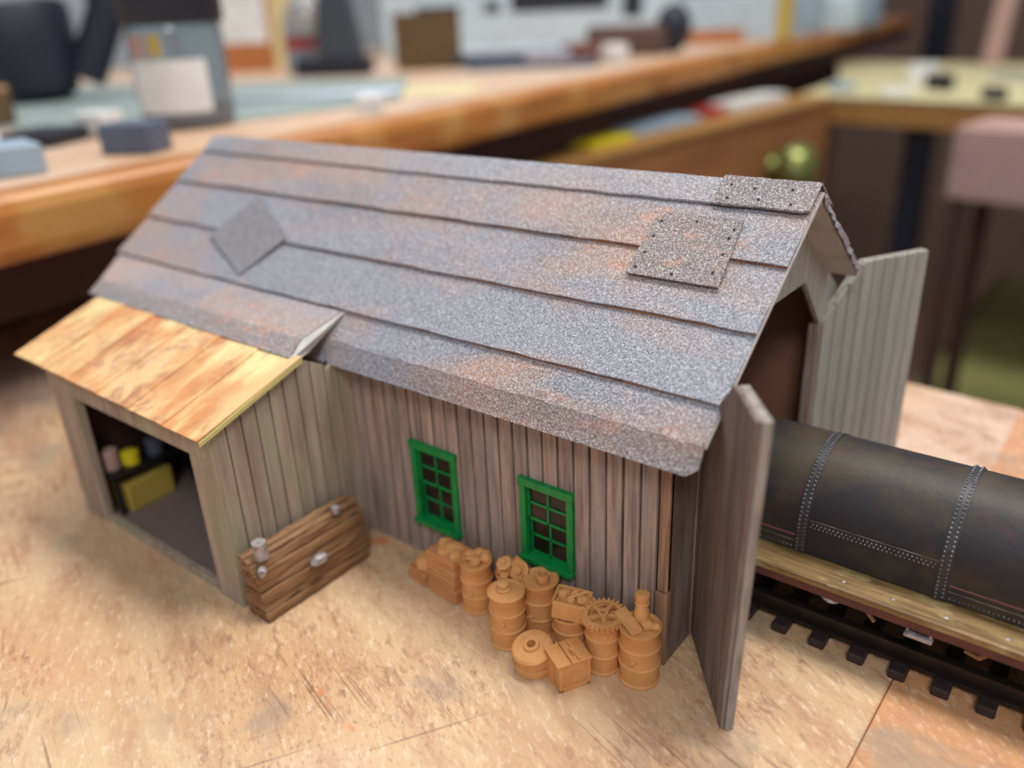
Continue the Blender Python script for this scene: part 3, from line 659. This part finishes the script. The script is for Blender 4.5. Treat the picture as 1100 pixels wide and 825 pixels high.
# doors
def door(hinge, free, ht, hs, flatlen, mat, th, side, name, lean=0.0):
    h = Vector(hinge); f = Vector(free); L = (f-h).length; d = (f-h)/L; n = Vector((d.y, -d.x))*side
    def mp(u, z, w): p = h+d*u*(1+lean*z/9)+n*w; return (p.x, p.y, z)
    top = lambda u: min(ht, hs+(ht-hs)*u/(L-flatlen))
    b = MB(); boards(b, mp, 0, L, .50, top, bot=lambda u: .05, th=th*.3, gap=.05, breaks=(L-flatlen,))
    o = b.build(name, mat, shed)
    b = MB(); q = [(0,.05),(L,.05),(L,ht),(L-flatlen,ht),(0,hs)]
    pts = [Vector(mp(u,z,0)) for u,z in q]
    b.plate(pts, Vector((n.x,n.y,0)), .02); b.build('groove_backing', m_groove, o)
    b = MB(); b.plate([p-Vector((n.x,n.y,0))*.02 for p in pts], Vector((n.x,n.y,0)), th*.7-.02); b.build('door_core', m_core, o)
    return o
# near door: visible broad face looks back towards the front wall; its thickness shows at the free edge
door((.06,1.70), (2.36,-1.20), 9.25, 6.85, 1.5, m_door, .34, 1, 'door', lean=.21)
door((-.02,10.45), (2.12,14.2), 8.93, 7.05, 2.75, m_gable, .35, 1, 'door')
# ------------------------------------------------------------------ things inside the lean-to
item('yellow_crate', 'dull yellow wooden crate on the floor of the open lean-to', 'crate', m_yel, (-20.95,-3.75,.14), 1.3, 1.9, 1.15, .08, bevel=.05)
b = MB(); b.box(-.7, .8, -1.9, 1.6, 0, .14); b.box(-.65, -.5, -1.8, -1.65, -1.55, 0); b.box(.6, .75, -1.8, -1.65, -1.55, 0); b.box(-.65, -.5, 1.3, 1.45, -1.55, 0); b.box(.6, .75, 1.3, 1.45, -1.55, 0)
tag(put(b.build('dark_shelf', m_black), (-21.1,-3.2,1.69)), 'small dark shelf above the yellow crate in the lean-to', 'shelf')
for loc, mm, lb, r, h in (((-20.9,-3.95,1.83), m_brightyel, 'bright yellow round tin on the shelf in the lean-to', .34, .5),
                    ((-21.1,-4.62,1.83), m_pinkgrey, 'dusty grey tin left of the yellow tin in the lean-to', .32, .8),
                    ((-20.9,-2.95,1.83), m_slate, 'slate grey tin right of the yellow tin in the lean-to', .34, .7)):
    b = MB(); b.lathe([(r,0),(r,h*.9),(r*.8,h),(.01,h)], 18); tag(put(b.build('tin', mm), loc), lb, 'tin', 'tins on the lean-to shelf')

# ------------------------------------------------------------------ timber stack against the wing wall
t = thing('timber_stack', 'weathered brown timber stack leaning against the lean-to side wall', 'timber stack', (-11.25,-3.3,0))
rn = random.Random(2)
def timber(x0, x1, z0, z1, y0, y1, mat, shear=-.12):
    b = MB(); n = 14; ring = []
    for i in range(n+1):
        y = y0+(y1-y0)*i/n; j = lambda: rn.uniform(-.025,.025)
        ring.append([(x0+shear*z0+j(), y, z0), (x1+shear*z0+j(), y, z0+j()), (x1+shear*z1+j(), y, z1+j()), (x0+shear*z1, y, z1+j())])
    vs = sum(ring, []); fs = [(3,2,1,0), (4*n,4*n+1,4*n+2,4*n+3)]
    for i in range(n):
        for k in range(4): fs.append((4*i+k, 4*i+(k+1)%4, 4*i+4+(k+1)%4, 4*i+4+k))
    b.add(vs, fs); return b.build('timber', mat, t, bevel=.03)
for i, (z0, z1, xo, ya, yb) in enumerate([(0,.30,.52,-2.2,2.05), (.33,.62,.42,-2.15,2.2), (.64,.98,.50,-2.2,2.1), (1.0,1.30,.40,-2.12,2.2), (1.32,1.62,.46,-2.2,2.15), (1.65,1.95,.30,-2.2,2.2)]):
    timber(-.52+.12*z0, xo, z0, z1, ya, yb, m_timber if i % 2 else m_timberd)
for i, (x0, x1) in enumerate(((-.30,-.02), (.0,.26))): timber(x0, x1, 1.96, 2.14-.06*i, -2.2, 2.15, m_timber)
b = MB(); b.cyl((.02,-1.72,2.05), (.05,-1.76,2.62), .24, .22, seg=14); b.build('metal_bolt', m_silver, t)
b = MB(); b.lump((.26,-1.95,1.72), .17, 5); b.build('metal_scrap', m_silver, t)
b = MB(); b.lump((.50,.0,1.15), .2, 6, sq=(1,1.6,.8)); b.build('metal_scrap', m_silver, t)
b = MB(); b.cyl((.02,1.25,2.05), (.04,1.25,2.28), .14, seg=10); b.build('metal_bolt', m_silver, t)

# ------------------------------------------------------------------ tan resin drums, crates and scrap by the front wall
def drum_prof(r, h):
    p = [(r*.97,0),(r*1.04,.02),(r*1.04,.07),(r*.975,.10)]
    for q in (h*.34, h*.66): p += [(r*.975,q-.055),(r*1.035,q-.02),(r*1.035,q+.02),(r*.975,q+.055)]
    p += [(r*.975,h-.12),(r*1.04,h-.07),(r*1.04,h-.01),(r*.98,h),(r*.90,h-.05),(.01,h-.05)]
    return p
GR = 'tan resin oil drums along the front wall'
def drum(label, loc, r=.52, h=1.8, bung=None, side=None, rz=0):
    t = thing('oil_drum', label, 'drum', loc, rz, GR)
    b = MB(); b.lathe(drum_prof(r, h), 36); b.build('drum_body', m_resin, t)
    if bung:
        x, y, br_, bh = bung
        b = MB(); b.lathe([(br_*1.3,0),(br_*1.3,.06),(br_,.09),(br_,bh),(br_*.6,bh+.03),(.01,bh+.02)], 18, c=(x,y,h-.05)); b.build('bung_cap', m_resin, t)
    if side is not None:
        a, z = side
        b = MB(); b.ball((r*.98*math.cos(a), r*.98*math.sin(a), z), .085, 10); b.build('side_plug', m_resin, t)
    return t
cam_a = -1.05
drum('tan resin oil drum with stepped round cap, front left of the group', (-4.25,-1.72,0), r=.53, bung=(-.12,.02,.17,.22), side=(cam_a-.1,.95))
drum('rightmost tan resin oil drum, with bottle and plank on its lid', (-.37,-.78,0), r=.56, side=(cam_a-.35,.9))
drum('tan resin oil drum carrying the toothed gear', (-1.43,-.98,0), r=.50, h=1.75)
drum('tan resin oil drum heaped with lumps, right of the slatted crate', (-5.98,-1.06,0), r=.50, h=1.75, side=(cam_a-.2,.8))
drum('tan resin oil drum with open filler neck, under second green window', (-3.78,-.72,0), r=.54, side=(cam_a-.5,.75))
drum('tan resin oil drum carrying the open topped box', (-2.52,-.98,0), r=.52, h=1.35)
drum('tan resin oil drum at the back, carrying machine scrap', (-4.93,-.62,0), r=.48, h=1.5)
b = MB(); b.lathe([(.17,0),(.20,.04),(.20,.3),(.14,.3),(.13,.05),(.01,.05)], 18); tag(put(b.build('filler_neck', m_resin), (-3.62,-.78,1.76)), 'short open tan pipe neck on a drum lid', 'pipe piece')
# gear on its drum
t = thing('gear_wheel', 'toothed tan gear wheel with spokes lying on a drum', 'gear', (-1.36,-1.06,1.76), .3, rot=(.10,-.05,.3))
b = MB(); nt_ = 26; ri = .42
out = []; 
for i in range(nt_*4):
    a = 2*PI*i/(nt_*4); r = .62 if i % 4 in (1,2) else .52; out.append((r*math.cos(a), r*math.sin(a)))
k = len(out); inn = [(ri*math.cos(2*PI*i/k), ri*math.sin(2*PI*i/k)) for i in range(k)]
vs = [(x,y,.14) for x,y in out]+[(x,y,.14) for x,y in inn]+[(x,y,0) for x,y in out]+[(x,y,0) for x,y in inn]
fs = []
for i in range(k):
    j = (i+1)%k; fs += [(i,j,k+j,k+i), (2*k+i,3*k+i,3*k+j,2*k+j), (i,2*k+i,2*k+j,j), (k+i,k+j,3*k+j,3*k+i)]
b.add(vs, fs); b.build('toothed_rim', m_resin, t)
b = MB()
for i in range(5):
    R5 = Matrix.Rotation(2*PI*i/5, 4, 'Z'); b.box(.1, .45, -.055, .055, .02, .12, R5)
b.build('spokes', m_resin, t)
b = MB(); b.lathe([(.09,-.0),(.15,0),(.15,.18),(.06,.18),(.06,.05),(.01,.05)], 18); b.build('hub', m_resin, t)
b = MB(); b.plate([(.15,0,.1),(-.55,.15,.1),(-.6,-.4,.1),(.1,-.35,.1)], (0,0,1), .12)
tag(put(b.build('bent_plate', m_resin), (-1.75,-.72,1.74), -.2), 'bent tan scrap plate behind the gear wheel', 'plate')
# bottle and plank on rightmost drum
b = MB(); b.lathe([(.22,0),(.22,.05),(.21,.40),(.17,.52),(.16,.60),(.20,.63),(.20,.68),(.17,.70),(.20,.74),(.20,.94),(.16,.97),(.01,.97)], 20)
tag(put(b.build('tan_bottle', m_resin), (-.42,-.62,1.76), 0), 'upright tan bottle with banded neck on the rightmost drum', 'bottle')
b = MB(); b.box(-.5, .42, -.16, .16, 0, .06); b.box(-.5, .4, .14, .2, 0, .1)
tag(put(b.build('plank_scrap', m_resin, bevel=.02), (-.62,-.98,1.84), 0, rot=(.1,.2,-.45)), 'flat tan plank slanting across the rightmost drum lid', 'plank')
b = MB(); b.lump((0,0,.12), .18, 3); b.lump((.2,.05,.1), .14, 9); tag(put(b.build('rag_lump', m_resin), (-.18,-.72,1.74)), 'small tan lump beside the bottle on the rightmost drum', 'scrap')
# open box on drum 7
t = thing('scrap_box', 'tilted open tan box full of scrap pieces on a drum', 'box', (-2.48,-1.0,1.33), .35, rot=(.02,.08,.35))
b = MB(); W_, D_, H_ = .52, .40, .62
b.box(-W_,W_,-D_,D_,0,.08); b.box(-W_,W_,-D_,-D_+.08,0,H_); b.box(-W_,W_,D_-.08,D_,0,H_); b.box(-W_,-W_+.08,-D_,D_,0,H_); b.box(W_-.08,W_,-D_,D_,0,H_); b.box(-W_+.05,W_-.05,-D_+.05,D_-.05,0,H_-.12)
b.build('box_shell', m_resin, t, bevel=.03)
for i, (x, y, r) in enumerate(((-.25,.05,.2),(.05,.12,.15),(.28,-.05,.17),(.0,-.15,.13))):
    b = MB(); b.lump((x,y,H_-.04), r, i); b.build('scrap_piece', m_resin, t)
b = MB(); b.cyl((-.1,-.2,H_+.05), (.35,.15,H_+.12), .05, seg=10); b.build('scrap_rod', m_resin, t)
# machine scrap on drum 4
t = thing('machine_scrap', 'tan machine scrap with flange and cog on the back drum', 'scrap', (-4.85,-.72,1.48), .2)
b = MB(); b.lump((-.2,.1,.22), .26, 11); b.lump((.1,.18,.32), .2, 12); b.box(-.35,.1,-.25,0,.1,.4); b.build('casting', m_resin, t)
Q = Matrix.Translation((.32,-.05,.28))@Matrix.Rotation(1.0, 4, 'X')
b = MB(); b.lathe([(.3,0),(.32,.03),(.32,.12),(.28,.14),(.14,.1),(.12,.2),(.01,.2)], 22, M4=Q); b.build('flange', m_resin, t)
Q = Matrix.Translation((-.12,-.2,.45))@Matrix.Rotation(.5, 4, 'X')
b = MB(); b.lathe([(.22,0),(.24,.1),(.1,.12),(.08,.2),(.01,.2)], 7, M4=Q, smooth=False); b.build('cog', m_resin, t)
b = MB(); b.cyl((-.05,-.35,.0), (-.02,-.42,.25), .12, seg=12); b.build('stub_pipe', m_resin, t)
# lumps on drum 3
t = thing('scrap_heap', 'heap of tan lumps and bent pipe on the drum beside the crate', 'scrap', (-5.95,-1.02,1.7), 0)
for i, (x, y, r) in enumerate(((-.22,-.05,.2),(.12,-.2,.17),(.2,.16,.22),(-.08,.2,.2))):
    b = MB(); b.lump((x,y,.1), r, 20+i); b.build('lump', m_resin, t)
b = MB(); b.tube([(-.3,-.25,.1),(-.05,-.3,.25),(.2,-.1,.2)], .06, 8); b.build('bent_pipe', m_resin, t)
# slatted crate with lumps
def crate(name, label, loc, sx, sy, sz, rz, slats, mat, group=None, rot=None):
    t = thing(name, label, 'crate', loc, rz, group, rot)
    b = MB(); b.box(-sx/2+.04, sx/2-.04, -sy/2+.04, sy/2-.04, 0.02, sz-.04)
    for i in range(slats):
        z0 = sz*i/slats+.015; z1 = sz*(i+1)/slats-.015
        j = rn.uniform(-.02,.02); b.box(-sx/2+j, sx/2+j, -sy/2+j, sy/2, z0, z1)
    b.build('slatted_box', mat, t, bevel=.015)
    return t
t = crate('slatted_crate', 'tall slatted tan crate topped with rocky lumps', (-7.12,-.98,0), 1.25, .95, 1.62, -.06, 9, m_resinw)
for i, (x, y, r) in enumerate(((-.3,.05,.24),(.1,.12,.3),(.35,-.1,.22),(-.05,-.25,.18))):
    b = MB(); b.lump((x,y,1.62), r, 40+i, sq=(1,1,.8)); b.build('lump', m_resin, t)
t = crate('low_crate', 'low tan crate at the left end of the scrap row', (-8.3,-.95,0), .85, .85, .55, -.1, 3, m_resinw)
b = MB(); b.lump((0,.05,.62), .34, 60, sq=(1.1,1,.9)); b.build('lump', m_resin, t)
b = MB(); b.lump((.18,.2,.85), .2, 61); b.build('lump', m_resin, t)
# cable reel
t = thing('cable_reel', 'flat round tan reel with hub hole at the front of the group', 'reel', (-2.98,-2.16,0), 0, rot=(.0,.0,.0))
b = MB(); b.lathe([(.52,0),(.58,.03),(.58,.16),(.5,.2),(.5,.30),(.56,.33),(.56,.46),(.46,.52),(.01,.52)], 32); b.build('lower_coil', m_resin, t)
Q = Matrix.Translation((0,-.03,.60))@Matrix.Rotation(.26, 4, 'X')
b = MB(); b.lathe([(.3,-.06),(.5,-.02),(.60,.02),(.60,.12),(.54,.18),(.24,.20),(.22,.28),(.13,.28),(.12,-.1),(.01,-.1)], 36, M4=Q); b.build('top_flange', m_resin, t)
# small front crate, with raised battens
t = thing('tool_chest', 'small tan chest with strapped lid at the very front', 'chest', (-1.93,-1.98,0), -.52)
sx, sy, sz = .82, .95, .86
b = MB(); b.box(-sx/2, sx/2, -sy/2, sy/2, 0, sz); b.build('chest_body', m_resin, t, bevel=.03)
for x in (-.36,-.2,-.04): 
    b = MB(); b.box(x-.0, x+.1, -sy/2-.05, -sy/2, 0, sz); b.build('batten', m_resin, t, bevel=.01)
b = MB(); b.box(sx/2, sx/2+.05, -sy/2, -sy/2+.12, 0, sz); b.box(sx/2, sx/2+.05, sy/2-.12, sy/2, 0, sz); b.box(sx/2, sx/2+.05, -sy/2, sy/2, 0, .12); b.build('side_frame', m_resin, t, bevel=.01)
b = MB(); b.box(-sx/2-.04, sx/2+.06, -sy/2-.06, -sy/2+.36, sz, sz+.07); b.box(-sx/2-.04, sx/2+.06, -sy/2+.40, sy/2+.04, sz, sz+.07); b.box(-sx/2, sx/2, .12, .22, sz+.07, sz+.14); b.build('lid', m_resin, t, bevel=.015)
b = MB(); b.tube([(.0,.05,sz+.05),(.05,.05,sz+.2),(.2,.1,sz+.2),(.22,.12,sz+.06)], .035, 8); b.build('lid_handle', m_resin, t)

# ------------------------------------------------------------------ track and tank car
TY = 6.036
t = thing('model_track', 'dark model railway track with stub sleepers leading into the shed', 'track', (6, TY, 0))
x = 1.0-1.09*10
rows_ = []
while x < 15.5:
    b = MB(); b.box(x-.22-6, x+.22-6, -2.97, 2.97, 0, .30); b.build('tie', m_tie, t, bevel=.05); x += 1.09
for s in (-2.3, 2.3):
    b = MB(); b.box(-15.5, 10.5, s-.24, s+.24, .30, .37); b.box(-15.5, 10.5, s-.06, s+.06, .37, .64); b.box(-15.5, 10.5, s-.13, s+.13, .64, .78)
    b.build('rail', m_rail, t)
# car
m_band = M('strap_steel', hx(52,50,54), [dict(scale=(3,3,3), detail=3, lo=.5, hi=.7, color=hx(84,82,86), fac=.5)], rough=.5)
X0, X1 = -6.5, 14.2; CR, CZ = 2.0, 3.16
t = thing('tank_car', 'black riveted tank car on yellow brown running boards rolling out of the shed', 'rail car', (4, TY, .75))
cx = lambda x: x-4
def sect(r, zc, zb, n=26):
    p = [(-r, zb)]+[(-r*math.cos(PI*i/n), zc+r*math.sin(PI*i/n)) for i in range(n+1)]+[(r, zb)]
    return p
def ext(mb, sec, x0, x1, smooth=True):
    k = len(sec); vs = [(cx(x0), y, z-.75) for y, z in sec]+[(cx(x1), y, z-.75) for y, z in sec]
    mb.add(vs, [(i, i+k, i+1+k, i+1) for i in range(k-1)], smooth); mb.add(vs, [tuple(range(k)), tuple(range(2*k-1, k-1, -1)), (k-1, 2*k-1, k, 0)])
b = MB(); ext(b, sect(CR, CZ, 2.36), X0, X1); b.build('tank_body', m_tank, t)
def onsurf(s):      # s: arc position from the near bottom edge up and over; returns y, z, ny, nz
    v = CZ-2.36
    if s < v: return (-CR, 2.36+s, -1, 0)
    a = (s-v)/CR; return (-CR*math.cos(a), CZ+CR*math.sin(a), -math.cos(a), math.sin(a))
bands = [2.12, 5.86, 9.6, 13.2, -1.6, -5.3]
for bi, bxp in enumerate(bands):
    b = MB(); ext(b, sect(CR+.035, CZ, 2.36), bxp-.15, bxp+.15)
    band = b.build('strap_band', m_band, t)
    if bxp > 1:
        b = MB(); arc = (CZ-2.36)+CR*2.2; n = int(arc/.125)
        for i in range(n):
            for dx in (-.085, .085):
                y, z, ny, nz = onsurf(.06+i*.125+(.06 if dx > 0 else 0))
                b.ball((cx(bxp+dx), y+ny*.04, z-.75+nz*.04), .036, 6)
        b.build('rivets', m_rivet, band)
def rivrow(x0, x1, s, two=True):
    b = MB(); n = int((x1-x0)/.115)
    for i in range(n):
        for k in ((0, .1) if two else (0,)):
            y, z, ny, nz = onsurf(s+k); b.ball((cx(x0+.06+i*.115+k*.5), y+ny*.01, z-.75+nz*.01), .034, 6)
    y, z, ny, nz = onsurf(s+.2); y2, z2, _, _ = onsurf(s-.95 if s > 1 else 0.02)
    b.box(cx(x0), cx(x1), y-.01+ny*.012, y+ny*.02, z-.75, z-.75+.035)
    b.build('rivet_row', m_rivet, t)
rivrow(2.3, 5.7, .92); rivrow(6.05, 9.4, .12, False); rivrow(-1.3, 1.95, .12, False)
m_pinkseam = M('pinkish_worn_seam', hx(134,84,92), rough=.5)
for x0, x1 in ((6.05,9.4), (-1.3,1.95)):
    y, z, ny, nz = onsurf(.50); b = MB(); b.box(cx(x0), cx(x1), y-.025, y, z-.75, z-.75+.04); b.build('pink_seam', m_pinkseam, t)
b = MB(); b.box(cx(X0-.3), cx(X1+.3), -3.02, -1.7, 1.35, 1.57); b.build('running_board', m_board, t, bevel=.04)
b = MB(); b.box(cx(X0-.3), cx(X1+.3), 1.7, 3.02, 1.35, 1.57); b.build('running_board', m_board, t, bevel=.04)
b = MB(); b.box(cx(X0-.2), cx(X1+.2), -2.98, -2.8, 1.08, 1.36); b.box(cx(X0-.2), cx(X1+.2), 2.8, 2.98, 1.08, 1.36); b.build('side_sill', m_frame, t, bevel=.03)
b = MB(); b.box(cx(X0), cx(X1), -2.7, 2.7, 1.12, 1.35); b.box(cx(X0), cx(X1), -.4, .4, .55, 1.2); b.build('underframe', m_black, t)
for tx in (-3.2, 10.6):
    k = MB(); k.box(cx(tx-1.9), cx(tx+1.9), -1.95, -1.7, .35, .9); k.box(cx(tx-1.9), cx(tx+1.9), 1.7, 1.95, .35, .9); k.box(cx(tx-.4), cx(tx+.4), -1.8, 1.8, .5, 1.12)
    for wx in (-1.3, 1.3): k.box(cx(tx+wx-.3), cx(tx+wx+.3), -2.1, -1.9, .3, .8)
    tr = k.build('truck_frame', m_black, t, bevel=.04)
    for wx in (-1.3, 1.3):
        b = MB()
        for sy_ in (-1, 1):
            Q = Matrix.Translation((cx(tx+wx), sy_*1.36, .55+.02))@Matrix.Rotation(-sy_*PI/2, 4, 'X')
            b.lathe([(.64,0),(.64,.06),(.56,.09),(.55,.26),(.4,.24),(.15,.2),(.12,.3),(.01,.3)], 24, M4=Q)
        b.cyl((cx(tx+wx), -1.4, .57), (cx(tx+wx), 1.4, .57), .1); b.build('wheel_set', m_rail, tr)
# brake rigging, steps and bolts hanging below the board
b = MB(); b.lump((cx(3.35), -2.75, 1.02), .2, 3, sq=(1.4,1,.7)); b.build('hanger_bolt', m_silver, t)
b = MB(); b.box(cx(5.35), cx(6.05), -3.05, -2.75, .86, .98); b.box(cx(5.38), cx(5.46), -2.98, -2.86, .98, 1.12); b.box(cx(5.94), cx(6.02), -2.98, -2.86, .98, 1.12); b.build('step_iron', m_silver, t, bevel=.03)
b = MB(); b.tube([(cx(4.2),-2.5,1.2),(cx(4.32),-2.55,.8),(cx(4.5),-2.5,.55)], .06, 8); b.build('brake_rod', m_tan, t)
b = MB(); b.tube([(cx(6.75),-2.5,.7),(cx(7.1),-2.5,.62),(cx(7.3),-2.5,.85),(cx(7.35),-2.5,1.15)], .07, 8); b.build('brake_rod', m_tan, t)
for xx in (3.6, 4.9, 6.2, 7.6):
    b = MB(); b.ball((cx(xx), -2.62, 1.565), .06, 8, .4); b.build('board_bolt', m_silver, t)
